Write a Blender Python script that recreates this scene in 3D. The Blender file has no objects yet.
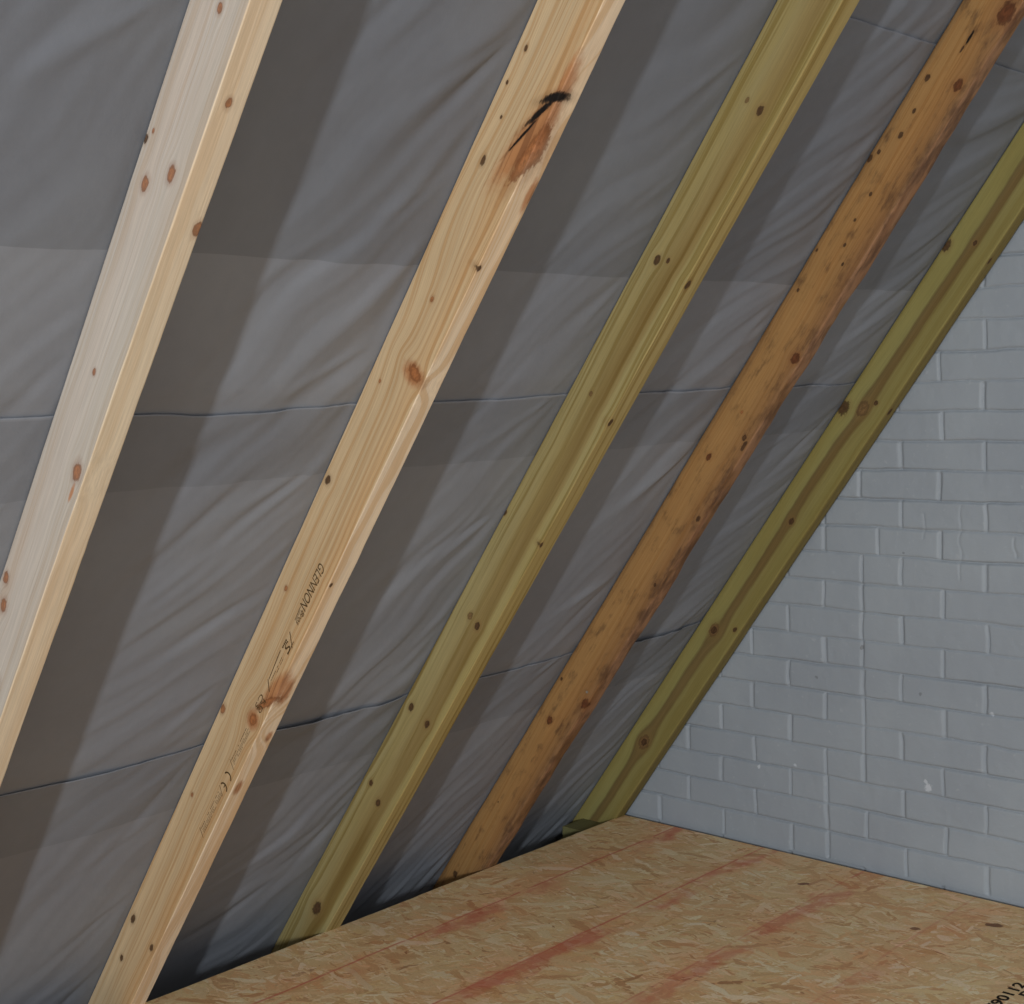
import bpy, math
import numpy as np
from mathutils import Matrix, Vector

SC = bpy.context.scene
COL = SC.collection
R = math.radians

# ------------------------------------------------------------------ camera
cam_data = bpy.data.cameras.new('camera')
cam = bpy.data.objects.new('camera', cam_data)
COL.objects.link(cam)
cam_data.sensor_width = 36.0
cam_data.sensor_fit = 'HORIZONTAL'
cam_data.lens = 1429.62 / 1024 * 36.0
cam_data.clip_start = 0.05
cam.matrix_world = Matrix(((0.735029, -0.036441, 0.677056, 2.007637),
                           (0.677382, 0.083311, -0.730899, -3.364594),
                           (-0.029771, 0.995857, 0.085921, 1.337370),
                           (0, 0, 0, 1)))
SC.camera = cam

# ------------------------------------------------------------------ light
world = bpy.data.worlds.new('world')
SC.world = world
world.use_nodes = True
bg = world.node_tree.nodes['Background']
bg.inputs['Color'].default_value = (0.99, 0.985, 1.0, 1)
bg.inputs['Strength'].default_value = 0.68

win = bpy.data.lights.new('gable_window_daylight', 'AREA')     # the window in the gable behind the camera
win.shape = 'RECTANGLE'
win.size, win.size_y = 0.55, 0.15
win.energy = 250.0
win.color = (0.87, 0.94, 1.0)
wo = bpy.data.objects.new('gable_window_daylight', win)
COL.objects.link(wo)
wo.location = (3.50, -7.3, 1.60)
_d = (Vector((-0.2, -0.6, 0.9)) - Vector(wo.location)).normalized()
_x = Vector((0.596, 0.0, 0.803))                      # the light's long side leans with the roof slope
_y = (-_d).cross(_x).normalized()
_x = _y.cross(-_d).normalized()
wo.matrix_world = Matrix(((_x.x, _y.x, -_d.x, 3.50), (_x.y, _y.y, -_d.y, -7.3), (_x.z, _y.z, -_d.z, 1.60), (0, 0, 0, 1)))

SC.view_settings.view_transform = 'Standard'
SC.view_settings.look = 'None'
SC.view_settings.gamma = 1
SC.view_settings.exposure = 0.0

# ------------------------------------------------------------------ frame of the roof slope
AL = 0.9320387
CA, SA = math.cos(AL), math.sin(AL)
X0 = -0.80433          # where the underside of the membrane meets floor level


def slope_matrix(y):
    """local X up the slope, local Y down into the room, local Z along the ridge towards the gable"""
    return Matrix(((CA, SA, 0, X0), (0, 0, 1, y), (SA, -CA, 0, 0), (0, 0, 0, 1)))


# ------------------------------------------------------------------ helpers
def hash2(ix, iy, seed):
    h = (ix.astype(np.int64) * 374761393 + iy.astype(np.int64) * 668265263 + seed * 982451653) & 0x7fffffff
    h = ((h ^ (h >> 13)) * 1274126177) & 0x7fffffff
    return ((h ^ (h >> 16)) & 0xffff) / 65535.0


def vnoise(x, y, seed):
    ix, iy = np.floor(x), np.floor(y)
    fx, fy = x - ix, y - iy
    fx = fx * fx * fx * (fx * (fx * 6 - 15) + 10)
    fy = fy * fy * fy * (fy * (fy * 6 - 15) + 10)
    a, b = hash2(ix, iy, seed), hash2(ix + 1, iy, seed)
    c, d = hash2(ix, iy + 1, seed), hash2(ix + 1, iy + 1, seed)
    return (a + (b - a) * fx + (c - a) * fy + (a - b - c + d) * fx * fy) * 2 - 1


def fbm(x, y, seed, n=3):
    s, a = 0, 1.0
    for k in range(n):
        s = s + a * vnoise(x * 2 ** k, y * 2 ** k, seed + k * 17)
        a *= 0.5
    return s


def sstep(a, b, x):
    t = np.clip((x - a) / (b - a), 0, 1)
    return t * t * (3 - 2 * t)


def mesh_np(name, verts, quads, smooth=False, extra=None):
    me = bpy.data.meshes.new(name)
    verts = np.asarray(verts, dtype=np.float32).reshape(-1, 3)
    quads = np.asarray(quads, dtype=np.int32).reshape(-1, 4)
    extra = extra or []
    ne = sum(len(f) for f in extra)
    me.vertices.add(len(verts))
    me.vertices.foreach_set('co', verts.ravel())
    me.loops.add(quads.size + ne)
    idx = np.concatenate([quads.ravel()] + [np.array(f, dtype=np.int32) for f in extra]) if extra else quads.ravel()
    me.loops.foreach_set('vertex_index', idx)
    starts = list(range(0, quads.size, 4))
    k = quads.size
    for f in extra:
        starts.append(k)
        k += len(f)
    me.polygons.add(len(quads) + len(extra))
    me.polygons.foreach_set('loop_start', np.array(starts, dtype=np.int32))
    me.update(calc_edges=True)
    me.validate()
    me.polygons.foreach_set('use_smooth', [smooth] * len(me.polygons))
    return me


def grid_quads(nu, nv):
    i = np.arange(nu - 1)[:, None] * nv + np.arange(nv - 1)[None, :]
    return np.stack([i, i + nv, i + nv + 1, i + 1], axis=-1).reshape(-1, 4)


def link(name, me, mat=None, parent=None, matrix=None):
    o = bpy.data.objects.new(name, me)
    COL.objects.link(o)
    if mat:
        me.materials.append(mat)
    if parent:
        o.parent = parent
    if matrix is not None:
        o.matrix_world = matrix
    return o


def tag(o, label, cat, group=None):
    o['label'] = label
    o['category'] = cat
    if group:
        o['group'] = group
    return o


def box_mesh(name, x0, x1, y0, y1, z0, z1):
    v = [(x, y, z) for x in (x0, x1) for y in (y0, y1) for z in (z0, z1)]
    q = [(0, 1, 3, 2), (4, 6, 7, 5), (0, 4, 5, 1), (2, 3, 7, 6), (0, 2, 6, 4), (1, 5, 7, 3)]
    return mesh_np(name, v, q)


class NT:
    """small node-tree writer"""

    def __init__(self, name):
        self.m = bpy.data.materials.new(name)
        self.m.use_nodes = True
        self.t = self.m.node_tree
        self.b = self.t.nodes['Principled BSDF']

    def put(self, node, i, v):
        if v is None:
            return
        if isinstance(v, bpy.types.NodeSocket):
            self.t.links.new(v, node.inputs[i])
        else:
            if isinstance(v, tuple) and len(v) == 3 and node.inputs[i].type == 'RGBA':
                v = v + (1,)
            node.inputs[i].default_value = v

    def new(self, typ, **kw):
        n = self.t.nodes.new(typ)
        for k, v in kw.items():
            setattr(n, k, v)
        return n

    def math(self, op, a, b=None, c=None, clamp=False):
        n = self.new('ShaderNodeMath', operation=op, use_clamp=clamp)
        self.put(n, 0, a)
        self.put(n, 1, b)
        self.put(n, 2, c)
        return n.outputs[0]

    def vmath(self, op, a, b=None):
        n = self.new('ShaderNodeVectorMath', operation=op)
        self.put(n, 0, a)
        self.put(n, 1, b)
        return n.outputs['Value'] if op in ('LENGTH', 'DOT_PRODUCT') else n.outputs[0]

    def coord(self):
        return self.new('ShaderNodeTexCoord').outputs['Object']

    def sep(self, v):
        n = self.new('ShaderNodeSeparateXYZ')
        self.put(n, 0, v)
        return n.outputs

    def comb(self, x, y, z=0.0):
        n = self.new('ShaderNodeCombineXYZ')
        self.put(n, 0, x)
        self.put(n, 1, y)
        self.put(n, 2, z)
        return n.outputs[0]

    def noise(self, vec, scale=1.0, detail=2.0, rough=0.5, color=False):
        n = self.new('ShaderNodeTexNoise')
        self.put(n, 'Vector', vec)
        self.put(n, 'Scale', scale)
        self.put(n, 'Detail', detail)
        self.put(n, 'Roughness', rough)
        return n.outputs['Color' if color else 'Fac']

    def map(self, v, a, b, c=0.0, d=1.0, smooth=True):
        n = self.new('ShaderNodeMapRange', interpolation_type='SMOOTHSTEP' if smooth else 'LINEAR')
        for i, q in enumerate((v, a, b, c, d)):
            self.put(n, i, q)
        return n.outputs[0]

    def mix(self, f, a, b, mode='MIX'):
        n = self.new('ShaderNodeMix', data_type='RGBA', blend_type=mode)
        self.put(n, 0, f)
        self.put(n, 6, a)
        self.put(n, 7, b)
        return n.outputs[2]

    def ramp(self, f, stops, interp='LINEAR'):
        n = self.new('ShaderNodeValToRGB')
        cr = n.color_ramp
        cr.interpolation = interp
        while len(cr.elements) < len(stops):
            cr.elements.new(0.5)
        for e, (p, c) in zip(cr.elements, stops):
            e.position = p
            e.color = c if len(c) == 4 else tuple(c) + (1,)
        self.put(n, 0, f)
        return n.outputs[0]

    def ell(self, vec, c, ang, rad):
        """normalised distance to an ellipsoid"""
        n = self.new('ShaderNodeMapping', vector_type='TEXTURE')
        self.put(n, 0, vec)
        n.inputs[1].default_value = c
        n.inputs[2].default_value = (0, 0, ang)
        n.inputs[3].default_value = rad
        return self.vmath('LENGTH', n.outputs[0])

    def bump(self, h, dist, strength=1.0):
        n = self.new('ShaderNodeBump')
        self.put(n, 'Height', h)
        n.inputs['Distance'].default_value = dist
        n.inputs['Strength'].default_value = strength
        self.t.links.new(n.outputs[0], self.b.inputs['Normal'])

    def finish(self, color, rough=0.75, spec=0.2):
        self.put(self.b, 'Base Color', color)
        self.put(self.b, 'Roughness', rough)
        self.b.inputs['Specular IOR Level'].default_value = spec
        return self.m


def srgb(r, g, b):
    return tuple(((c / 255 + 0.055) / 1.055) ** 2.4 if c > 10 else c / 255 / 12.92 for c in (r, g, b))


# ------------------------------------------------------------------ wood
def wood(name, d, bands, late, late_amt, pith, ring_freq, knots, seed, dirt=None, tint=None, edge_dirt=0.0):
    """bands: (v/d, colour) ramp across the side face; late: latewood multiplier colour
    knots: (face, u, c, ru, rv, kind, swirl, angle) face 's' or 'u', kind 'b' brown, 'd' dark, 'k' black crack, 'o' orange stain"""
    n = NT(name)
    P = n.coord()
    u, v, z = n.sep(P)
    wob = n.noise(n.comb(n.math('MULTIPLY', u, 2.2), n.math('MULTIPLY', v, 6.0), n.math('MULTIPLY_ADD', z, 6.0, seed * 3.1)), 1.0, 2.0)
    wob = n.math('SUBTRACT', wob, 0.5)
    wob_f = n.noise(n.comb(n.math('MULTIPLY', u, 30.0), n.math('MULTIPLY', v, 90.0), n.math('MULTIPLY_ADD', z, 90.0, seed)), 1.0, 2.0)
    wob_f = n.math('SUBTRACT', wob_f, 0.5)
    wob_k = n.math('SUBTRACT', n.noise(n.comb(n.math('MULTIPLY', u, 90.0), n.math('MULTIPLY', v, 170.0), n.math('MULTIPLY_ADD', z, 170.0, seed)), 1.0, 3.0, 0.6), 0.5)
    mins = {}
    shift = n.math('MULTIPLY', wob, 0.024)
    for (face, ku, kc, ru, rv, kind, sw, ang) in knots:
        c = (ku, kc, 0.0) if face == 's' else (ku, d, kc)
        rad = (ru, rv, 0.022) if face == 's' else (ru, 0.014, rv)
        D = n.ell(P, c, ang if face == 's' else 0.0, rad)
        mins[kind] = n.math('MINIMUM', mins[kind], D) if kind in mins else D
        if sw:
            e = n.math('EXPONENT', n.math('MULTIPLY', n.math('MULTIPLY', D, D), -0.16))
            vv = n.math('SUBTRACT', v, kc) if face == 's' else n.math('SUBTRACT', z, kc)
            shift = n.math('MULTIPLY_ADD', n.math('MULTIPLY', vv, e), -0.8 * sw, shift)
    ve = n.math('ADD', v, shift)
    # growth rings seen as long grain
    pv, pz, tilt = pith
    a = n.math('SUBTRACT', n.math('MULTIPLY_ADD', u, tilt, ve), pv)
    b = n.math('SUBTRACT', z, pz)
    rr = n.math('SQRT', n.math('ADD', n.math('MULTIPLY', a, a), n.math('MULTIPLY', b, b)))
    rings = n.noise(n.comb(n.math('MULTIPLY', rr, ring_freq), n.math('MULTIPLY', u, 0.6), seed * 1.7), 1.0, 3.0, 0.6)
    fib = n.noise(n.comb(n.math('MULTIPLY', u, 9.0), n.math('MULTIPLY', ve, 420.0), n.math('MULTIPLY', z, 420.0)), 1.0, 2.0, 0.6)
    base = n.ramp(n.math('DIVIDE', n.math('MULTIPLY_ADD', wob_f, 0.004, ve), d), [(max(0, min(1, p)), c) for p, c in bands[:-1]])
    base = n.mix(n.map(v, d - 0.0022, d - 0.0008), base, bands[-1][1] + (1,))
    latef = n.math('MULTIPLY', n.map(rings, 0.47, 0.60), late_amt)
    colr = n.mix(latef, base, n.mix(1.0, base, late, 'MULTIPLY'))
    pale = n.math('MULTIPLY', n.map(rings, 0.45, 0.34), 0.5 * late_amt)
    colr = n.mix(pale, colr, n.mix(1.0, colr, (1.18, 1.18, 1.16), 'MULTIPLY'))
    fv = n.map(fib, 0.3, 0.75, 1.07, 0.88, False)
    colr = n.mix(1.0, colr, n.comb(fv, fv, fv), 'MULTIPLY')
    if tint:   # slow change of colour along the timber
        tn = n.noise(n.comb(n.math('MULTIPLY', u, 1.6), n.math('MULTIPLY', ve, 22.0), n.math('MULTIPLY_ADD', z, 10.0, seed)), 1.0, 2.0)
        colr = n.mix(n.math('MULTIPLY', n.map(tn, 0.42, 0.68), 0.75), colr, n.mix(1.0, colr, tint, 'MULTIPLY'))
    if dirt:
        dn = n.noise(n.comb(n.math('MULTIPLY', u, 14.0), n.math('MULTIPLY', v, 40.0), n.math('MULTIPLY', z, 40.0)), 1.0, 4.0, 0.65)
        ed = n.math('MULTIPLY', n.map(n.math('DIVIDE', v, d), 0.70, 1.0), edge_dirt)
        colr = n.mix(n.math('MULTIPLY', n.map(n.math('ADD', dn, ed), 0.50, 0.78), 0.70), colr, dirt)
    hb = 0.0
    pal = {'b': (srgb(150, 92, 52), srgb(122, 72, 42), 0.8), 'd': (srgb(74, 50, 30), srgb(120, 84, 50), 0.92),
           'k': (srgb(24, 17, 12), srgb(70, 40, 22), 1.0), 'o': (srgb(168, 108, 62), srgb(176, 120, 74), 0.8),
           'r': (srgb(92, 50, 26), srgb(128, 76, 40), 0.9), 'g': (srgb(112, 84, 52), srgb(128, 102, 58), 0.8)}
    for kind in ('o', 'g', 'b', 'r', 'd', 'k'):
        if kind not in mins:
            continue
        core_c, halo_c, amt = pal[kind]
        D = n.math('MULTIPLY_ADD', wob_k, 0.6 if kind == 'o' else 1.1, n.math('MULTIPLY', mins[kind], 0.92))
        if kind == 'o':
            colr = n.mix(n.math('MULTIPLY', n.map(D, 1.25, 0.45), amt), colr, n.mix(latef, core_c, srgb(120, 70, 40)))
            continue
        halo = n.math('MULTIPLY', n.map(D, 2.2, 0.9), 0.30)
        colr = n.mix(halo, colr, halo_c)
        ringk = n.math('MULTIPLY', n.map(n.math('ABSOLUTE', n.math('SUBTRACT', D, 0.9)), 0.28, 0.05), 0.6)
        core = n.math('MULTIPLY', n.map(D, 1.1, 0.65), amt)
        colr = n.mix(core, colr, n.mix(n.map(wob_k, -0.12, 0.14), tuple(c * 0.72 for c in core_c), tuple(c * 1.25 for c in core_c)))
        colr = n.mix(ringk, colr, tuple(c * 0.55 for c in core_c))
        if kind in 'dk':
            hb = n.math('MULTIPLY_ADD', core, -0.6, hb)
    h = n.math('ADD', n.math('MULTIPLY', fib, 0.35), n.math('MULTIPLY', rings, 0.25))
    h = n.math('ADD', h, hb)
    n.bump(h, 0.0012, 0.5)
    return n.finish(colr, 0.72, 0.22)


def rafter_mesh(name, u0, u1, w, d, seed, wob=0.0005, rad=0.0014, wane=0.0, step=0.02):
    us = np.arange(u0, u1 + 1e-6, step)
    ring = []
    for cy, cz, sy, sz, order in ((0, 0, 1, 1, 0), (0, w, 1, -1, 1), (d, w, -1, -1, 0), (d, 0, -1, 1, 1)):
        pts = [(0, 2.2), (0, 1.0), (0.293, 0.293), (1.0, 0), (2.2, 0)]
        if order == 1:
            pts = pts[::-1]
        # order 0: arrive along z, leave along y
        for (a, b) in (pts[::-1] if False else pts):
            if order == 0:
                ring.append((cy, cz, sy * a * rad, sz * b * rad, len(ring) // 5))
            else:
                ring.append((cy, cz, sy * a * rad, sz * b * rad, len(ring) // 5))
    # walk round: corner (0,0) leaves along +y is wrong for this order, so sort by angle
    cx = np.array([(c[0] + c[2], c[1] + c[3]) for c in ring])
    an = np.arctan2((cx[:, 1] - w / 2) / w, (cx[:, 0] - d / 2) / d)
    o = np.argsort(an)
    ring = [ring[i] for i in o]
    # keep the broad faces flat: a guide point close to each end of every long side
    full = []
    for i in range(len(ring)):
        a, b = ring[i], ring[(i + 1) % len(ring)]
        full.append(a)
        if a[4] != b[4]:
            g = 0.004
            sy = np.sign((b[0] + b[2]) - (a[0] + a[2])) if a[0] != b[0] else 0
            sz = np.sign((b[1] + b[3]) - (a[1] + a[3])) if a[1] != b[1] else 0
            full.append((a[0], a[1], a[2] + sy * g, a[3] + sz * g, a[4]))
            full.append((b[0], b[1], b[2] - sy * g, b[3] - sz * g, b[4]))
    ring = full
    m = len(ring)
    V = np.zeros((len(us), m, 3), dtype=np.float64)
    for j, (cy, cz, dy, dz, ci) in enumerate(ring):
        e1 = vnoise(us * 9 + ci * 31, us * 0 + seed, seed) * wob + vnoise(us * 33 + ci * 7, us * 0 + seed, seed + 5) * wob * 0.45
        e2 = vnoise(us * 8 + ci * 17, us * 0 + seed + 3, seed + 2) * wob + vnoise(us * 37 + ci * 5, us * 0, seed + 6) * wob * 0.45
        cw = 0.0
        if wane:
            cw = wane * np.clip(vnoise(us * 3.1 + ci * 3, us * 0, seed + 9), 0, 1)
        V[:, j, 0] = us
        V[:, j, 1] = cy + dy + (e1 if cy > 0 else np.minimum(e1 * 0.5, 0) * 0) - (cw if cy > 0 else 0)
        V[:, j, 2] = cz + dz + e2 * (0.6 if cz == 0 else 1.0)
    q = []
    i = np.arange(len(us) - 1)[:, None] * m
    j = np.arange(m)[None, :]
    jn = (np.arange(m) + 1) % m
    q = np.stack([i + j, i + jn, i + m + jn, i + m + j], axis=-1).reshape(-1, 4)
    caps = [list(range(m))[::-1], [(len(us) - 1) * m + k for k in range(m)]]
    me = mesh_np(name, V, q, True, caps)
    me.polygons.foreach_set('use_smooth', [True] * len(q) + [False] * 2)
    return me


def rafter(y, w, d, u0, mat, label, seed, group, **kw):
    me = rafter_mesh('rafter', u0, 3.5, w, d, seed, **kw)
    o = link('rafter', me, mat, None, slope_matrix(y))
    tag(o, label, 'rafter', group)
    return o


# ------------------------------------------------------------------ structure: gable wall, floor, hidden light-stop slab, eaves
wn = NT('painted_brick')
P = wn.coord()
px, py, pz = wn.sep(P)
m1 = wn.noise(P, 3.0, 3.0)
m2 = wn.noise(P, 60.0, 3.0)
m3 = wn.noise(P, 320.0, 2.0)
col = wn.mix(wn.map(m1, 0.35, 0.7), srgb(145, 151, 157), srgb(152, 158, 163))
col = wn.mix(wn.math('MULTIPLY', wn.map(m2, 0.62, 0.78), 0.35), col, srgb(172, 175, 179))
for c, rad, cc in (((0.325, 0, 0.253), 0.011, srgb(215, 218, 222)), ((0.318, 0, 0.268), 0.006, srgb(210, 213, 218)),
                   ((-0.188, 0, 0.224), 0.006, srgb(215, 218, 222)), ((-0.071, 0, 0.248), 0.005, srgb(210, 214, 219)),
                   ((0.496, 0, 0.47), 0.006, srgb(208, 212, 218)), ((0.001, 0, 0.504), 0.005, srgb(90, 90, 92)),
                   ((0.305, 0, 0.497), 0.005, srgb(96, 96, 98)), ((0.138, 0, 0.60), 0.007, srgb(92, 88, 84)),
                   ((0.26, 0, 0.86), 0.004, srgb(100, 100, 102))):
    D = wn.math('MULTIPLY_ADD', wn.math('SUBTRACT', wn.noise(P, 150.0, 3.0), 0.5), 1.6, wn.ell(P, c, 0, (rad, 0.05, rad)))
    col = wn.mix(wn.math('MULTIPLY', wn.map(D, 1.1, 0.6), 0.5), col, cc)
wn.bump(wn.math('ADD', wn.math('MULTIPLY', m2, 0.7), wn.math('MULTIPLY', m3, 0.35)), 0.0018, 0.55)
M_wall = wn.finish(col, 0.55, 0.3)


def build_gable():
    xs = np.concatenate([np.arange(-0.85, 1.25, 0.0026), np.arange(1.25, 4.2, 0.03)])
    zs = np.concatenate([np.arange(-0.30, 1.95, 0.0024), np.arange(1.95, 3.6, 0.03)])
    Xg, Zg = np.meshgrid(xs, zs, indexing='ij')
    bk = np.interp(np.arange(-6, 60), [-6, 0, 1, 2, 3, 9, 11, 12, 14, 16, 60],
                   [0.080 - 6 * 0.0768, 0.080, 0.158, 0.235, 0.312, 0.773, 0.923, 0.998, 1.150, 1.298, 1.298 + 44 * 0.075])
    xi = Xg + fbm(Xg * 9, Zg * 9, 3) * 0.0015
    h = fbm(Xg * 5, Zg * 5, 11) * 0.0012 + fbm(Xg * 40, Zg * 40, 12) * 0.00035
    for k, zb in enumerate(bk):
        if zb < 0.03 or zb > 2.0:
            continue
        c = zb + vnoise(xs * 7, xs * 0 + k, 21) * 0.0022 + vnoise(xs * 28, xs * 0 + k, 22) * 0.001
        wd = 0.0028 + 0.0010 * vnoise(xs * 6, xs * 0 + k, 23)
        dp = 0.0066 + 0.0028 * vnoise(xs * 4.3, xs * 0 + k, 24)
        sel = np.abs(zs - zb) < 0.03
        t = (zs[None, sel] - c[:, None]) / wd[:, None]
        h[:, sel] -= dp[:, None] * np.exp(-t * t)
    perps = {18: [.481], 17: [.362], 16: [.476], 15: [.369], 14: [.254, .481], 13: [.137, .361], 12: [.256, .483],
             11: [.031, .188, .362], 10: [.141, .255, .481], 9: [.026, .142, .369], 8: [-.086, .14, .256, .487],
             7: [-.205, .029, .141, .37], 6: [-.086, .143, .252, .48], 5: [-.205, .029, .144, .372],
             4: [-.311, -.082, .144, .253, .48], 3: [-.428, -.201, .027, .143, .367],
             2: [-.314, -.084, .027, .258, .482], 1: [-.432, -.2, .03, .148, .376], 0: [-.31, -.081, .033, .264, .486]}
    for r_ in range(-5, 27):
        L = list(perps.get(r_, [0.25 if r_ % 2 == 0 else 0.14]))
        while L[-1] + 0.225 < 1.24:
            L.append(L[-1] + 0.226)
        while L[0] - 0.225 > -0.95:
            L.insert(0, L[0] - 0.228)
        zb0, zb1 = bk[r_ + 5], bk[r_ + 6]
        rowz = (zs > zb0) & (zs <= zb1)       # each brick sits a little proud or set back
        if rowz.any():
            bi = np.searchsorted(np.array(L), xs)
            h[:, rowz] += ((hash2(bi, bi * 0 + r_, 5) - 0.5) * 0.0020)[:, None]
        for q, xp in enumerate(L):
            sz = (zs > zb0 - 0.004) & (zs < zb1 + 0.004)
            sx = np.abs(xs - xp) < 0.02
            if not sz.any() or not sx.any():
                continue
            zz = zs[sz]
            cx = xp + vnoise(zz * 20, zz * 0 + q, 31 + r_) * 0.0018
            wide = 0.0042 + 0.0012 * math.sin(r_ * 5.1 + q * 2.3)
            t = xs[sx][:, None] - cx[None, :]
            t = np.where(t < 0, t / (wide * 1.35), t / (wide * 0.72))
            dp = 0.0052 + 0.0012 * math.sin(r_ * 3.7 + q * 1.9)
            env = sstep(zb0, zb0 + 0.006, zz) * sstep(zb1, zb1 - 0.006, zz)
            groove = -dp * np.exp(-np.abs(t) ** 2.4)
            h[np.ix_(sx, sz)] += groove * env[None, :]
    # hairline cracks in the paint
    for (cx0, z0, z1, dp) in ((0.415, 0.80, 0.99, 0.0014), (0.318, 0.90, 0.965, 0.0012), (0.555, 0.865, 0.915, 0.002)):
        sz = (zs > z0) & (zs < z1)
        sx = np.abs(xs - cx0) < 0.02
        cx = cx0 + vnoise(zs[sz] * 30, zs[sz] * 0, 41) * 0.004
        h[np.ix_(sx, sz)] -= dp * np.exp(-((xs[sx][:, None] - cx[None, :]) / 0.0025) ** 2)
    V = np.stack([Xg, -h, Zg], axis=-1)
    nv = len(zs)
    Q = grid_quads(len(xs), nv)
    # the wall stops at the underside of the roof slope
    top = (Zg * CA - (Xg - X0) * SA) < 0.03
    ok = top.ravel()[Q].all(axis=1)
    Q = Q[ok]
    me = mesh_np('wall_back', V, Q, True)
    o = link('wall_back', me, M_wall)
    o['kind'] = 'structure'
    sol = o.modifiers.new('thickness', 'SOLIDIFY')
    sol.thickness = 0.1
    sol.offset = -1
    return o


build_gable()

# OSB deck
fn = NT('osb')
P = fn.coord()
fx, fy, fz = fn.sep(P)
best_r = best_c = None
warp = fn.vmath('SCALE', fn.vmath('SUBTRACT', fn.noise(P, 14.0, 2.0, 0.5, True), (0.5, 0.5, 0.5)))
warp.node.inputs['Scale'].default_value = 0.030
PW = fn.vmath('ADD', P, warp)
bestp = None
for k, (ang, ln, wd) in enumerate(((0.25, 0.12, 0.030), (0.85, 0.11, 0.024), (-0.35, 0.14, 0.034), (1.5, 0.09, 0.020),
                                   (0.55, 0.15, 0.036), (2.7, 0.10, 0.026), (0.3, 0.045, 0.008), (1.1, 0.04, 0.007), (-0.3, 0.05, 0.009))):
    mp = fn.new('ShaderNodeMapping', vector_type='TEXTURE')
    fn.put(mp, 0, PW)
    mp.inputs[1].default_value = (k * 0.37, k * 0.71, 0)
    mp.inputs[2].default_value = (0, 0, ang)
    mp.inputs[3].default_value = (ln * 0.85, wd * 0.8, 10.0)
    vo = fn.new('ShaderNodeTexVoronoi', feature='F1', voronoi_dimensions='2D')
    fn.put(vo, 'Vector', mp.outputs[0])
    vo.inputs['Scale'].default_value = 1.0
    cs = fn.new('ShaderNodeSeparateColor')
    fn.put(cs, 0, vo.outputs['Color'])
    # fibre streaks along the strand
    fb = fn.noise(fn.vmath('MULTIPLY', mp.outputs[0], (1.2, 16.0, 1.0)), 1.0, 2.0, 0.6)
    pr = fn.math('MULTIPLY_ADD', vo.outputs['Distance'], -0.45, cs.outputs[0])
    tone = fn.math('ADD', cs.outputs[1], fn.math('MULTIPLY', fn.math('SUBTRACT', fb, 0.5), 0.45))
    if bestp is None:
        bestp, best_c, best_e = pr, tone, cs.outputs[2]
    else:
        g = fn.map(fn.math('SUBTRACT', pr, bestp), -0.04, 0.04)
        bestp = fn.math('MAXIMUM', pr, bestp)
        inv = fn.math('SUBTRACT', 1.0, g)
        best_c = fn.math('ADD', fn.math('MULTIPLY', tone, g), fn.math('MULTIPLY', best_c, inv))
        best_e = fn.math('ADD', fn.math('MULTIPLY', cs.outputs[2], g), fn.math('MULTIPLY', best_e, inv))
col = fn.ramp(best_c, [(0.0, srgb(196, 152, 108)), (0.12, srgb(210, 172, 126)), (0.35, srgb(217, 184, 138)),
                       (0.6, srgb(221, 192, 146)), (0.85, srgb(226, 202, 162)), (1.0, srgb(234, 216, 184))])
hue = fn.ramp(best_e, [(0.0, (1.04, 0.90, 0.80)), (0.25, (1.02, 0.97, 0.93)), (0.6, (0.98, 1.0, 0.96)), (0.8, (1.02, 1.0, 0.88)), (1.0, (0.97, 0.97, 0.99))])
col = fn.mix(1.0, col, hue, 'MULTIPLY')
dk = fn.map(best_e, 0.014, 0.006)
col = fn.mix(fn.math('MULTIPLY', dk, 0.45), col, srgb(104, 62, 38))
spk = fn.noise(fn.vmath('MULTIPLY', P, (1.0, 1.0, 1.0)), 90.0, 3.0, 0.6)
col = fn.mix(fn.math('MULTIPLY', fn.map(spk, 0.66, 0.76), 0.5), col, srgb(110, 70, 44))
fg = fn.map(fn.noise(fn.vmath('MULTIPLY', P, (150.0, 230.0, 1.0)), 1.0, 4.0, 0.7), 0.3, 0.7, 0.87, 1.10, False)
col = fn.mix(1.0, col, fn.comb(fg, fg, fg), 'MULTIPLY')
pinkn = fn.noise(P, 5.0, 3.0)
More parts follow.
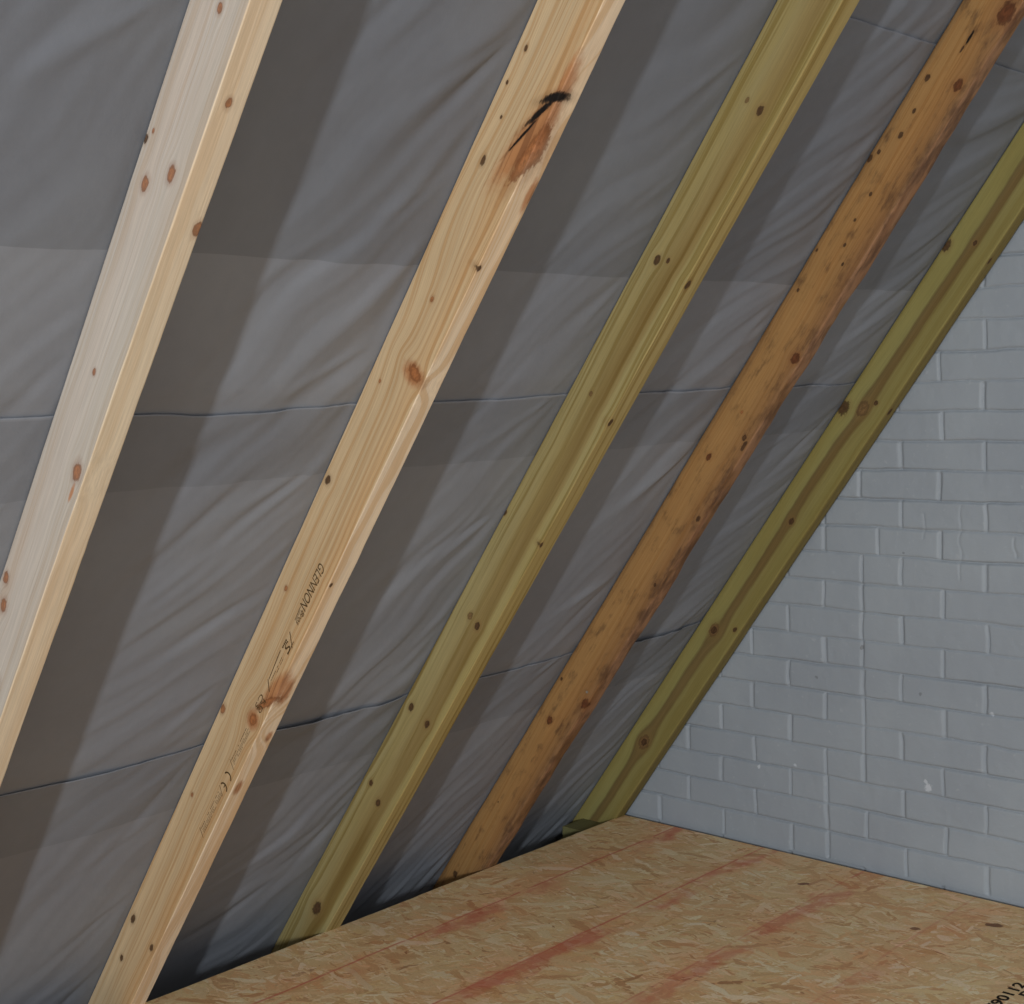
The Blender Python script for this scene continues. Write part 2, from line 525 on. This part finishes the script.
# red marking lines sprayed along the board
for k, xl in enumerate((-0.456, -0.152, 0.163, 0.475)):
    wn1 = fn.noise(fn.comb(fn.math('MULTIPLY', fx, 3.0), fn.math('MULTIPLY', fy, 3.0), k * 2.7), 1.0, 3.0, 0.6)
    dx = fn.math('SUBTRACT', fx, xl)
    fine = fn.noise(fn.comb(fn.math('MULTIPLY', fx, 28.0), fn.math('MULTIPLY', fy, 11.0), k * 1.3), 1.0, 4.0, 0.65)
    dline = fn.math('ABSOLUTE', fn.math('MULTIPLY_ADD', fn.math('SUBTRACT', wn1, 0.5), 0.02, fn.math('ADD', dx, 0.014)))
    line = fn.math('MULTIPLY', fn.map(dline, 0.0055, 0.0015), fn.map(fine, 0.32, 0.52))
    dsm = fn.math('ABSOLUTE', fn.math('MULTIPLY_ADD', fn.math('SUBTRACT', fine, 0.5), 0.12, fn.math('SUBTRACT', dx, 0.012)))
    patch = fn.noise(fn.comb(fn.math('MULTIPLY', fx, 6.0), fn.math('MULTIPLY', fy, 3.6), k * 5.3 + 1.0), 1.0, 3.0, 0.6)
    smear = fn.math('MULTIPLY', fn.map(dsm, 0.040, 0.006), fn.map(patch, 0.45, 0.62))
    fac = fn.math('MAXIMUM', fn.math('MULTIPLY', line, 0.75), fn.math('MULTIPLY', smear, 0.66))
    fac = fn.math('MULTIPLY', fac, (1.0, 1.0, 0.75, 0.4)[k])
    blush = fn.math('MULTIPLY', fn.map(fn.math('ABSOLUTE', dx), 0.16, 0.03), fn.map(pinkn, 0.36, 0.60, 0.05, 0.50))
    col = fn.mix(blush, col, fn.mix(1.0, col, (1.02, 0.74, 0.66), 'MULTIPLY'))
    col = fn.mix(fac, col, srgb(198, 96, 78))
for c, ang, rad, cc in (((0.575, -0.165, 0), 0.5, (0.022, 0.012, 0.1), srgb(104, 66, 44)), ((0.075, -0.20, 0), 0.9, (0.016, 0.010, 0.1), srgb(112, 64, 46)),
                        ((0.44, -0.30, 0), 0.2, (0.012, 0.010, 0.1), srgb(120, 78, 54))):
    D = fn.math('MULTIPLY_ADD', fn.math('SUBTRACT', fn.noise(P, 60.0, 2.0), 0.5), 1.2, fn.ell(P, c, ang, rad))
    col = fn.mix(fn.math('MULTIPLY', fn.map(D, 1.05, 0.8), 0.85), col, cc)
fn.bump(fn.math('ADD', fn.math('MULTIPLY', bestp, 0.8), fn.math('MULTIPLY', best_c, 0.4)), 0.0012, 0.6)
M_osb = fn.finish(col, 0.6, 0.25)


def build_floor():
    """OSB deck: a board with a slightly rough sawn edge at the eaves"""
    ys = np.arange(-4.6, -0.0025, 0.02)
    edge = -0.664 + vnoise(ys * 14, ys * 0, 3) * 0.0009 + vnoise(ys * 50, ys * 0, 4) * 0.0005
    prof = [(0, -0.018, 0), (0, -0.0012, 0), (0.0012, 0, 0), (None, 0, 4.0), (None, -0.018, 4.0)]
    V = np.zeros((len(ys), 5, 3))
    for j, (dx, z, xa) in enumerate(prof):
        V[:, j, 0] = xa if dx is None else edge + dx
        V[:, j, 1] = ys
        V[:, j, 2] = z
    m = 5
    i = np.arange(len(ys) - 1)[:, None] * m
    j = np.arange(m)[None, :]
    jn = (np.arange(m) + 1) % m
    q = np.stack([i + j, i + jn, i + m + jn, i + m + j], axis=-1).reshape(-1, 4)[:, ::-1]
    me = mesh_np('floor', V, q, False, [list(range(m)), [(len(ys) - 1) * m + k for k in range(m)][::-1]])
    o = link('floor', me, M_osb)
    o['kind'] = 'structure'
    return o


floor = build_floor()

pn = NT('hidden_slab_grey')
pcol = pn.mix(pn.noise(pn.coord(), 12.0, 3.0), srgb(105, 102, 98), srgb(84, 80, 75))
M_slab = pn.finish(pcol, 0.9, 0.1)
low = link('light_stop_slab_1', box_mesh('light_stop_slab_1', -1.25, 4.0, -4.6, 0.0, -0.34, -0.30), M_slab)   # unseen slab added under the deck to stop light leaking in
low['kind'] = 'structure'

# ------------------------------------------------------------------ roofing membrane, lapped strips
mn = NT('membrane')
P = mn.coord()
s_, n_, y_ = mn.sep(P)
k1 = mn.noise(P, 2.5, 3.0)
k2 = mn.noise(mn.comb(mn.math('MULTIPLY', s_, 26.0), mn.math('MULTIPLY', y_, 30.0), 0.0), 1.0, 3.0, 0.6)
k3 = mn.noise(P, 500.0, 2.0)
mcol = mn.mix(mn.map(k1, 0.35, 0.65), srgb(125, 128, 135), srgb(131, 134, 140))
wv = mn.map(k2, 0.3, 0.7, 0.97, 1.02, False)
mcol = mn.mix(1.0, mcol, mn.comb(wv, wv, wv), 'MULTIPLY')
# lap and upper zones: less daylight through doubled layers, painted in as darker colour
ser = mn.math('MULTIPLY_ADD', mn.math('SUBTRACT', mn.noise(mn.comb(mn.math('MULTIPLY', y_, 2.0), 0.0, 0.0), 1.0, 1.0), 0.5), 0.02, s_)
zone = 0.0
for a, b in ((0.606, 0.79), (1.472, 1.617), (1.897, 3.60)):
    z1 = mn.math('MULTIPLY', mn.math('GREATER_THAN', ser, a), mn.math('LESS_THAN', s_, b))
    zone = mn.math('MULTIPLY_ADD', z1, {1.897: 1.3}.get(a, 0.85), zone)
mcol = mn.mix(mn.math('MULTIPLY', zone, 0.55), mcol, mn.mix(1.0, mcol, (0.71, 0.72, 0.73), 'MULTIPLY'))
mn.bump(mn.math('ADD', mn.math('MULTIPLY', k2, 1.0), mn.math('MULTIPLY', k3, 0.10)), 0.0016, 0.4)
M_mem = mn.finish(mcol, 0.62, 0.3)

RAFT = [(-2.31947, 0.0439, 0.1092), (-1.75477, 0.0436, 0.1150), (-1.20267, 0.0476, 0.1152), (-0.63062, 0.0479, 0.1137), (-0.06586, 0.0468, 0.1165)]


def drape(S, Y):
    """height of the membrane into the room: sag between rafters plus tension folds fanning from the fixings"""
    h = np.zeros_like(S)
    rng = np.random.RandomState(7)
    edges = [(-2.88, 0.045)] + [(r[0], r[1]) for r in RAFT]
    gaps = [(edges[i][0] + edges[i][1], edges[i + 1][0]) for i in range(len(edges) - 1)]
    for gi, (ya, yb) in enumerate(gaps):
        t = (Y - ya) / (yb - ya)
        ins = (t > 0) & (t < 1)
        tt = np.clip(t, 0, 1)
        env = np.sin(np.pi * tt) ** 0.8
        sag = 0.006 * env * (1 + 0.5 * vnoise(S * 1.7, Y * 0 + gi * 3.3, 51))
        # diagonal puckers
        wx = S + 0.02 * vnoise(S * 6, Y * 6, 60 + gi)
        wy = Y + 0.02 * vnoise(S * 6 + 9, Y * 6, 64 + gi)
        th = R(49) + 0.22 * vnoise(S * 1.3, Y * 1.0 + gi * 7, 53)
        ac = wx * np.cos(th) - wy * np.sin(th)
        alo = wx * np.sin(th) + wy * np.cos(th)
        pk = vnoise(ac * 22, alo * 2.4, 71 + gi) * 0.62 + vnoise(ac * 47, alo * 3.6, 75 + gi) * 0.48 * (0.75 + 0.5 * vnoise(wx * 3, wy * 3, 83 + gi)) + vnoise(ac * 90, alo * 6.0, 79 + gi) * 0.10
        wgt = sstep(0.08, 0.60, tt) * (0.62 + 0.58 * sstep(-0.4, 0.5, vnoise(S * 1.9, Y * 0 + gi * 5.7, 57)))
        f = (0.0036 if gi else 0.0022) * pk * wgt
        # fans
        s = -0.2
        while s < 3.4:
            s += rng.uniform(0.17, 0.33)
            for (fp, face) in ((yb + 0.004, 1),):
                dy = np.maximum(fp - Y, 1e-4)
                ds = s - S
                ph = np.arctan2(ds, dy)
                r_ = np.hypot(dy, ds)
                for q in range(rng.randint(2, 5)):
                    p0 = rng.uniform(R(30), R(66))
                    sg = rng.uniform(0.05, 0.11)
                    am = rng.uniform(-0.0034, 0.0036)
                    Lr = rng.uniform(0.16, 0.34)
                    f += am * np.exp(-((ph - p0) / sg) ** 2) * sstep(0, 0.06, r_) * np.exp(-(r_ / Lr) ** 2) * np.minimum(1, r_ / 0.12)
        edge = np.minimum(1, np.minimum(tt, 1 - tt) / 0.035)
        h += np.where(ins, (sag + f * 1.25) * edge, 0)
    return h


def membrane(s0, s1, low_lap, label, seed, top_edge=True):
    S1 = np.concatenate([np.arange(s0, s1 - 0.03, 0.009), np.linspace(s1 - 0.03, s1, 9)])
    Y1 = np.arange(-4.3, -0.012, 0.009)
    S, Y = np.meshgrid(S1, Y1, indexing='ij')
    h = drape(S, Y)
    off = np.full_like(S, -0.002)
    if low_lap is not None:    # its lower edge hides behind the strip below
        off -= 0.0035 * sstep(low_lap + 0.05, low_lap - 0.005, S)
    # the free top edge curls away in places
    for (ya, yb) in [(-2.275, -1.755), (-1.711, -1.203), (-1.155, -0.631), (-0.583, -0.066), (-4.3, -2.32)]:
        t = np.clip((Y - ya) / (yb - ya), 0, 1)
        e = np.sin(np.pi * t) ** 0.7
        curl = 0.12 + np.clip(vnoise(Y * 6, Y * 0, seed) * 1.5 - 0.15, 0, 1.2)
        if top_edge:
            off += e * curl * 0.0062 * sstep(s1 - 0.07, s1, S)
    edge_s = vnoise(Y1 * 3, Y1 * 0, seed + 1) * 0.004 + vnoise(Y1 * 14, Y1 * 0, seed + 2) * 0.0012
    S = S + edge_s[None, :] * sstep(s1 - 0.1, s1, S) * (1 if top_edge else 0)
    V = np.stack([S, h + off, Y], axis=-1)
    me = mesh_np('roofing_membrane', V, grid_quads(len(S1), len(Y1)), True)
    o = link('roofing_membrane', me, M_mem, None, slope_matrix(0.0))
    sol = o.modifiers.new('thickness', 'SOLIDIFY')
    sol.thickness = 0.0008
    sol.offset = 1
    return tag(o, label, 'roofing membrane', 'strips of roofing membrane behind the rafters')


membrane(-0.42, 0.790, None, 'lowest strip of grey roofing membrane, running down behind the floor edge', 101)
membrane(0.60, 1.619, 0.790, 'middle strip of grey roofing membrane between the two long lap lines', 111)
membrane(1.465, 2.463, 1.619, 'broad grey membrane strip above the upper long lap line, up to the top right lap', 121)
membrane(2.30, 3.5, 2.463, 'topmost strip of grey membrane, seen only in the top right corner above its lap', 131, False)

# ------------------------------------------------------------------ rafters
K = lambda f, u, c, r, kind='b', sw=1.0, el=1.5, ang=0.0: (f, u, c, r * el, r, kind, sw, ang)

M_r1 = wood('pale_pink_spruce', 0.1092,
            [(0.0, srgb(178, 168, 156)), (0.5, srgb(181, 170, 158)), (0.93, srgb(178, 168, 155)), (1.0, srgb(209, 192, 166))],
            (0.93, 0.87, 0.80), 0.8, (0.30, -0.10, 0.010), 120.0,
            [K('s', 2.265, .061, .0042, 'b'), K('s', 2.013, .031, .0062, 'b'), K('s', 2.052, .0744, .0066, 'b'), K('s', 1.739, .055, .0032, 'b'),
             K('s', 1.594, .090, .0085, 'b', 1.0, 1.5), K('s', 1.56, .093, .004, 'o', 0, 4.0), K('s', 1.332, .012, .006, 'b'), K('s', 1.173, .020, .009, 'b'),
             K('s', 2.078, .0127, .002, 'b', 0), K('s', 2.062, .003, .004, 'd', 0), K('s', 1.29, .027, .007, 'b'), K('s', 1.16, .075, .006, 'd', 0, 2.5),
             K('u', 2.170, .020, .0042, 'b', 0.6), K('u', 1.997, .040, .006, 'b', 0.6)],
            1, tint=(1.0, 0.94, 0.90))
M_r2 = wood('pale_yellow_spruce', 0.115,
            [(0.0, srgb(194, 168, 132)), (0.3, srgb(189, 163, 127)), (0.6, srgb(187, 161, 125)), (0.86, srgb(186, 154, 114)), (0.93, srgb(192, 164, 126)),
             (1.0, srgb(218, 197, 169))],
            (0.88, 0.77, 0.64), 0.9, (-0.06, 0.09, 0.02), 210.0,
            [K('s', 2.283, .0185, .0032, 'd'), K('s', 2.225, .012, .0022, 'd', 0), K('s', 2.105, .033, .0040, 'd', 1.0, 1.8), K('s', 2.177, .030, .002, 'd', 0),
             K('s', 1.870, .056, .0032, 'b'), ('s', 1.745, .087, .019, .027, 'o', 0.3, 0.0), ('s', 1.748, .089, .009, .015, 'b', 0.6, 0.3), K('s', 1.467, .012, .0055, 'd'), K('s', 1.689, .027, .0022, 'b', 0),
             K('s', 1.228, .027, .0035, 'b', 0.5), K('s', 0.949, .088, .018, 'o', 1.0, 1.2), K('s', 0.949, .088, .009, 'b', 0, 1.3), K('s', 0.899, .008, .006, 'b'), K('s', 0.675, .026, .0032, 'b', 0.5),
             K('s', 0.278, .019, .006, 'd', 0.8, 2.0), K('s', 0.28, .100, .005, 'd', 0.6, 1.7), K('s', 0.165, .035, .005, 'd', 0.6), K('s', 2.238, .106, .006, 'o', 0, 4.0),
             # the big bark pocket
             ('s', 2.185, .098, .105, .022, 'o', 0.6, 0.30), ('s', 2.275, .112, .05, .008, 'o', 0, 0.0),
             ('s', 2.165, .112, .055, .010, 'b', 0, 0.20), ('s', 2.252, .109, .026, .0062, 'k', 0, 0.85), ('s', 2.222, .096, .034, .0040, 'k', 0, 0.45), ('s', 2.175, .083, .030, .0020, 'k', 0, 0.35),
             ('s', 1.050, .108, .055, .016, 'o', 0, 0.25), ('s', 1.004, .100, .030, .006, 'b', 0, 0.5),
             K('u', 1.964, .003, .0035, 'd', 0.5), K('u', 2.096, .036, .008, 'o', 0, 4.0), K('u', 1.311, .006, .003, 'd', 0.3), K('u', 1.045, .022, .012, 'o', 0, 3.0),
             K('u', .92, .032, .008, 'o', 0, 1.8), K('u', .785, .014, .009, 'o', 0, 2.2)],
            2, tint=(0.95, 0.88, 0.80))
M_r3 = wood('green_treated_softwood', 0.1152,
            [(0.0, srgb(142, 127, 84)), (0.10, srgb(152, 138, 94)), (0.35, srgb(148, 133, 90)), (0.52, srgb(142, 123, 78)), (0.68, srgb(132, 111, 67)), (0.80, srgb(140, 121, 76)),
             (0.86, srgb(152, 138, 92)), (1.0, srgb(158, 140, 92))],
            (0.73, 0.66, 0.50), 1.0, (0.085, -0.05, 0.012), 110.0,
            [K('s', 2.284, .077, .0055, 'd'), K('s', 2.286, .043, .0035, 'g', 0.6), K('s', 1.956, .036, .006, 'd'), K('s', 1.968, .058, .0035, 'd', 0.5), K('s', 1.659, .048, .0035, 'g', 0.5),
             K('s', 1.072, .047, .006, 'g'), K('s', 1.068, .075, .006, 'd'), K('s', .774, .024, .0065, 'd'), K('s', .778, .083, .006, 'd'), K('s', .526, .0255, .005, 'd'),
             K('s', .504, .069, .006, 'd'), K('s', .112, .060, .011, 'd', 1.0, 1.7), K('s', 1.322, .001, .004, 'd', 0.5),
             K('u', 1.953, .010, .0055, 'd', 0.6), K('u', 1.638, .007, .005, 'd', 0.6), K('u', 1.328, .004, .004, 'd', 0.4)],
            3, tint=(0.97, 0.93, 0.80))
M_r4 = wood('old_orange_pine', 0.1137,
            [(0.0, srgb(130, 98, 62)), (0.15, srgb(154, 116, 70)), (0.5, srgb(158, 119, 72)), (0.8, srgb(144, 106, 65)), (0.95, srgb(134, 99, 65)), (1.0, srgb(148, 112, 82))],
            (0.84, 0.74, 0.62), 0.6, (0.40, 0.06, 0.03), 200.0,
            [K('s', 2.42, .090, .0075, 'r', 0.8), K('s', 2.335, .036, 0.0033, 'd', 0), K('s', 2.282, .039, 0.0045, 'd', 0), K('s', 2.401, .023, 0.0045, 'd', 0), K('s', 2.152, .050, 0.0029, 'd', 0.3),
             K('s', 2.231, .016, 0.0033, 'd', 0), K('s', 2.09, .05, 0.0025, 'd', 0), K('s', 2.0, .0795, 0.0025, 'd', 0), K('s', 1.896, .0194, 0.0029, 'd', 0), K('s', 1.991, .009, 0.0025, 'd', 0),
             K('s', 1.772, .100, .0085, 'r', 1.0, 1.3), K('s', 1.551, .0955, 0.0045, 'd', 0.3), K('s', 1.535, .105, 0.0041, 'd', 0, 3.0), K('s', 1.457, .0444, .0055, 'r', 0.6),
             K('s', 1.595, .057, .0025, 'b', 0), K('s', 1.321, .104, 0.0049, 'd', 0), K('s', 1.11, .0985, 0.0033, 'd', 0),
             K('s', .713, .012, 0.0033, 'd', 0), K('s', .595, .0446, .0075, 'r', 0.6), K('s', .714, .105, .008, 'r', 0, 1.8),
             K('s', .275, .0384, 0.0018, 'd', 0), K('s', -.021, .040, 0.0066, 'd', 0), K('s', 2.575, .097, .014, 'r', 1.0), K('s', 2.506, .0575, .0025, 'k', 0, 5.0), K('s', 2.48, .056, 0.0018, 'd', 0, 4.0),
             K('s', 2.035, .060, 0.0026, 'd', 0), K('s', 2.21, .006, 0.0041, 'd', 0, 2.0)],
            4, dirt=srgb(70, 48, 34), tint=(0.97, 0.91, 0.86), edge_dirt=0.10)
M_r5 = wood('olive_treated_softwood', 0.1165,
            [(0.0, srgb(138, 128, 76)), (0.20, srgb(142, 133, 80)), (0.36, srgb(138, 129, 78)), (0.41, srgb(106, 90, 54)), (0.50, srgb(116, 96, 58)), (0.58, srgb(110, 92, 54)), (0.64, srgb(134, 123, 74)), (0.85, srgb(132, 121, 70)),
             (1.0, srgb(122, 108, 62))],
            (0.86, 0.78, 0.66), 0.55, (0.06, -0.12, 0.015), 110.0,
            [K('s', 2.032, .007, .009, 'd', 1.0), K('s', 2.075, .065, .004, 'd', 0.5), K('s', 1.549, .012, .012, 'd', 1.0), K('s', 1.58, .058, .013, 'g', 0.8), K('s', 1.613, .079, .0045, 'd', 0.3), K('s', 1.211, .063, .0062, 'd', 1.0),
             K('s', .802, .048, .013, 'g', 1.0), K('s', .802, .048, .0075, 'd', 0), K('s', .85, .100, .005, 'd', 0.6), K('s', .359, .057, .015, 'g', 1.0), K('s', .359, .057, .008, 'd', 0),
             K('u', 2.058, .012, .005, 'd', 0), K('u', 1.613, .016, .006, 'd', 0)],
            5, tint=(0.94, 0.92, 0.84))

G = 'sloping timber rafters'
r1 = rafter(*RAFT[0], -0.36, M_r1, 'pale pinkish new timber rafter, leftmost of the five sloping rafters', 11, G)
r2 = rafter(*RAFT[1], -0.36, M_r2, 'pale yellow new timber rafter with printed grade stamps and a black bark split', 12, G, wob=0.0006, wane=0.0006)
r3 = rafter(*RAFT[2], -0.36, M_r3, 'green-tinted treated timber rafter in the middle, standing clear of the brick wall', 13, G)
r4 = rafter(*RAFT[3], -0.36, M_r4, 'old orange-brown timber rafter with dark nail holes and worn edges', 14, G, wob=0.0022, rad=0.0045, wane=0.002)
r5 = rafter(*RAFT[4], -0.36, M_r5, 'olive-green treated timber rafter running up against the painted brick wall', 15, G, rad=0.004)

# block the last rafter stands on
M_blk = wood('treated_block_wood', 0.14, [(0, srgb(112, 108, 70)), (0.9, srgb(104, 98, 62)), (1, srgb(104, 98, 62))], (0.86, 0.78, 0.66), 0.5, (0.2, 0.1, 0.02), 120.0, [], 9)
# ------------------------------------------------------------------ printed stamps
ink = NT('stamp_ink')
M_ink = ink.finish(ink.mix(ink.math('MULTIPLY', ink.map(ink.noise(ink.coord(), 420.0, 2.0), 0.35, 0.6), 0.6), srgb(96, 74, 46), srgb(52, 40, 27)), 0.8, 0.1)
ink2 = NT('floor_ink')
M_ink2 = ink2.finish(ink2.mix(ink2.math('MULTIPLY', ink2.map(ink2.noise(ink2.coord(), 260.0, 2.0), 0.40, 0.62), 0.5), srgb(34, 30, 26), srgb(80, 62, 44)), 0.8, 0.1)


def text_mesh(body, size, shear=0.0, bold=0.0):
    cu = bpy.data.curves.new('t', 'FONT')
    cu.body = body
    cu.size = size
    cu.shear = shear
    cu.offset = bold
    cu.resolution_u = 3
    ob = bpy.data.objects.new('t', cu)
    COL.objects.link(ob)
    bpy.context.view_layer.update()
    me = bpy.data.meshes.new_from_object(ob.evaluated_get(bpy.context.evaluated_depsgraph_get()))
    vs = np.array([v.co[:] for v in me.vertices])
    fs = [list(p.vertices) for p in me.polygons]
    bpy.data.objects.remove(ob)
    bpy.data.curves.remove(cu)
    bpy.data.meshes.remove(me)
    return vs, fs


class Ink:
    def __init__(self):
        self.v, self.f = [], []

    def add(self, vs, fs):
        b = len(self.v)
        self.v += [tuple(p) for p in vs]
        self.f += [[i + b for i in q] for q in fs]

    def text(self, body, u_start, u_end, v_base, height, shear=0.0, off=-0.0006):
        """letters read down the slope, their tops towards the room-side edge"""
        vs, fs = text_mesh(body, 1.0, shear)
        x0, x1 = vs[:, 0].min(), vs[:, 0].max()
        y1 = vs[:, 1].max()
        sx = (u_start - u_end) / (x1 - x0)
        P = [(u_start - (p[0] - x0) * sx, v_base + p[1] / y1 * height, off) for p in vs]
        self.add(P, fs)

    def bar(self, ua, va, ub, vb, t=0.0009, off=-0.0006):
        d = np.array([ub - ua, vb - va])
        L = np.hypot(*d)
        nrm = np.array([-d[1], d[0]]) / L * t / 2
        self.add([(ua + nrm[0], va + nrm[1], off), (ua - nrm[0], va - nrm[1], off), (ub - nrm[0], vb - nrm[1], off), (ub + nrm[0], vb + nrm[1], off)], [[0, 1, 2, 3]])

    def ticks(self, ua, ub, v, h, seed, gap=0.0016, lo=0.002, hi=0.007):
        """a line of print too fine to read"""
        rng = np.random.RandomState(seed)
        u = ua
        while u > ub:
            L = rng.uniform(lo, hi)
            if rng.rand() > 0.15:
                self.bar(u, v, max(ub, u - L), v, h)
            u -= L + gap * rng.uniform(0.4, 1.3)

    def build(self, name, mat, parent=None, matrix=None):
        me = bpy.data.meshes.new(name)
        me.from_pydata(self.v, [], self.f)
        me.update()
        o = bpy.data.objects.new(name, me)
        COL.objects.link(o)
        me.materials.append(mat)
        if parent:
            o.parent = parent
        if matrix is not None:
            o.matrix_world = matrix
        return o


k = Ink()
k.text('GLENNON', 1.331, 1.228, 0.0740, 0.0185, 0.25)
k.bar(1.228, 0.0775, 1.196, 0.0790, 0.0013)
k.bar(1.222, 0.0805, 1.198, 0.0818, 0.0008)
k.text('Bros', 1.226, 1.193, 0.0835, 0.0100, 0.35)
gl = k.build('maker_stamp', M_ink, r2)
gl['label'] = 'dark printed maker name'
k = Ink()
k.bar(1.168, 0.0790, 1.147, 0.1010, 0.0018)
k.bar(1.160, 0.0975, 1.128, 0.0985, 0.0013)
k.text('S', 1.150, 1.128, 0.0830, 0.0150, 0.2)
k.ticks(1.155, 1.128, 0.0800, 0.0035, 2)
k.bar(1.120, 0.0778, 1.050, 0.0820, 0.0016)
k.ticks(1.112, 1.052, 0.0880, 0.0010, 3)
k.ticks(1.112, 1.075, 0.0925, 0.0010, 4)
k.bar(1.048, 0.0800, 1.030, 0.0960, 0.0020)
k.text('C3', 1.011, 0.977, 0.0780, 0.0105)
k.text('KD', 1.007, 0.975, 0.0905, 0.0085)
k.bar(1.008, 0.0895, 0.976, 0.0890, 0.0006)
k.build('grade_stamp', M_ink, r2)
k = Ink()
for (a, b, va) in ((0.925, 0.833, 0.0815), (0.752, 0.640, 0.0850)):
    k.ticks(a - 0.004, b, va + 0.0010, 0.0013, int(a * 1000), 0.0012, 0.004, 0.009)
    k.ticks(a, b, va + 0.0058, 0.0009, int(a * 1000) + 1, 0.0009, 0.003, 0.008)
    k.ticks(a, b, va + 0.0090, 0.0009, int(a * 1000) + 2, 0.0009, 0.003, 0.008)
    k.ticks(a, b, va + 0.0122, 0.0009, int(a * 1000) + 3, 0.0009, 0.003, 0.008)
    k.bar(b - 0.002, va - 0.004, b - 0.011, va + 0.016, 0.0013)
k.bar(0.762, 0.082, 0.750, 0.1005, 0.0014)
k.build('grade_stamp', M_ink, r2)
k = Ink()


def arc(cu, cv, rad, w, a0, a1):
    A = np.linspace(a0, a1, 15)
    o_ = [(cu + math.cos(t) * (rad + w / 2), cv + math.sin(t) * (rad + w / 2), -0.0006) for t in A]
    i_ = [(cu + math.cos(t) * (rad - w / 2), cv + math.sin(t) * (rad - w / 2), -0.0006) for t in A]
    k.add(o_ + i_, [[q, q + 1, 16 + q, 15 + q] for q in range(14)])


arc(0.794, 0.0920, 0.0105, 0.0034, R(-82), R(82))
arc(0.766, 0.0940, 0.0105, 0.0034, R(-82), R(82))
k.bar(0.7765, 0.0940, 0.7680, 0.0940, 0.0024)
k.build('conformity_mark', M_ink, r2)

k = Ink()     # black print on the deck, lower right
for body, xb, hh, ya, yb in (('E90112', 0.7720, 0.025, -0.600, -0.440), ('PB', 0.8010, 0.023, -0.500, -0.440)):
    vs, fs = text_mesh(body, 1.0, 0.0, 0.028)
    x0, x1, y1 = vs[:, 0].min(), vs[:, 0].max(), vs[:, 1].max()
    k.add([(xb - p[1] / y1 * hh, ya + (p[0] - x0) / (x1 - x0) * (yb - ya), 0.0006) for p in vs], fs)
pr = k.build('floor_print', M_ink2, floor)

# timber block under the foot of the last rafter
blk = link('timber_block', box_mesh('timber_block', 0.0, 0.098, 0.0, 0.115, 0.0, 0.277), M_blk)
blk.matrix_world = Matrix(((0, 1, 0, -0.788), (1, 0, 0, -0.1655), (0, 0, 1, -0.2995), (0, 0, 0, 1)))
bv = blk.modifiers.new('soft_edges', 'BEVEL')
bv.width = 0.002
bv.segments = 2
tag(blk, 'short green treated timber block at the foot of the rafter beside the wall', 'block')

# bright nail head in the old rafter
th = np.linspace(0, 2 * math.pi, 13)[:-1]
nv = [(0.744 + 0.0032 * math.cos(t), 0.0933 + 0.0032 * math.sin(t), zz) for zz in (0.004, -0.0012) for t in th]
nl = bpy.data.meshes.new('nail')
nl.from_pydata(nv, [], [[i, (i + 1) % 12, 12 + (i + 1) % 12, 12 + i] for i in range(12)] + [list(range(12, 24))])
nm = NT('nail_steel')
nm.b.inputs['Metallic'].default_value = 0.6
no = link('nail', nl, nm.finish(nm.mix(nm.noise(nm.coord(), 300.0), srgb(190, 186, 178), srgb(150, 140, 126)), 0.45, 0.4), r4)
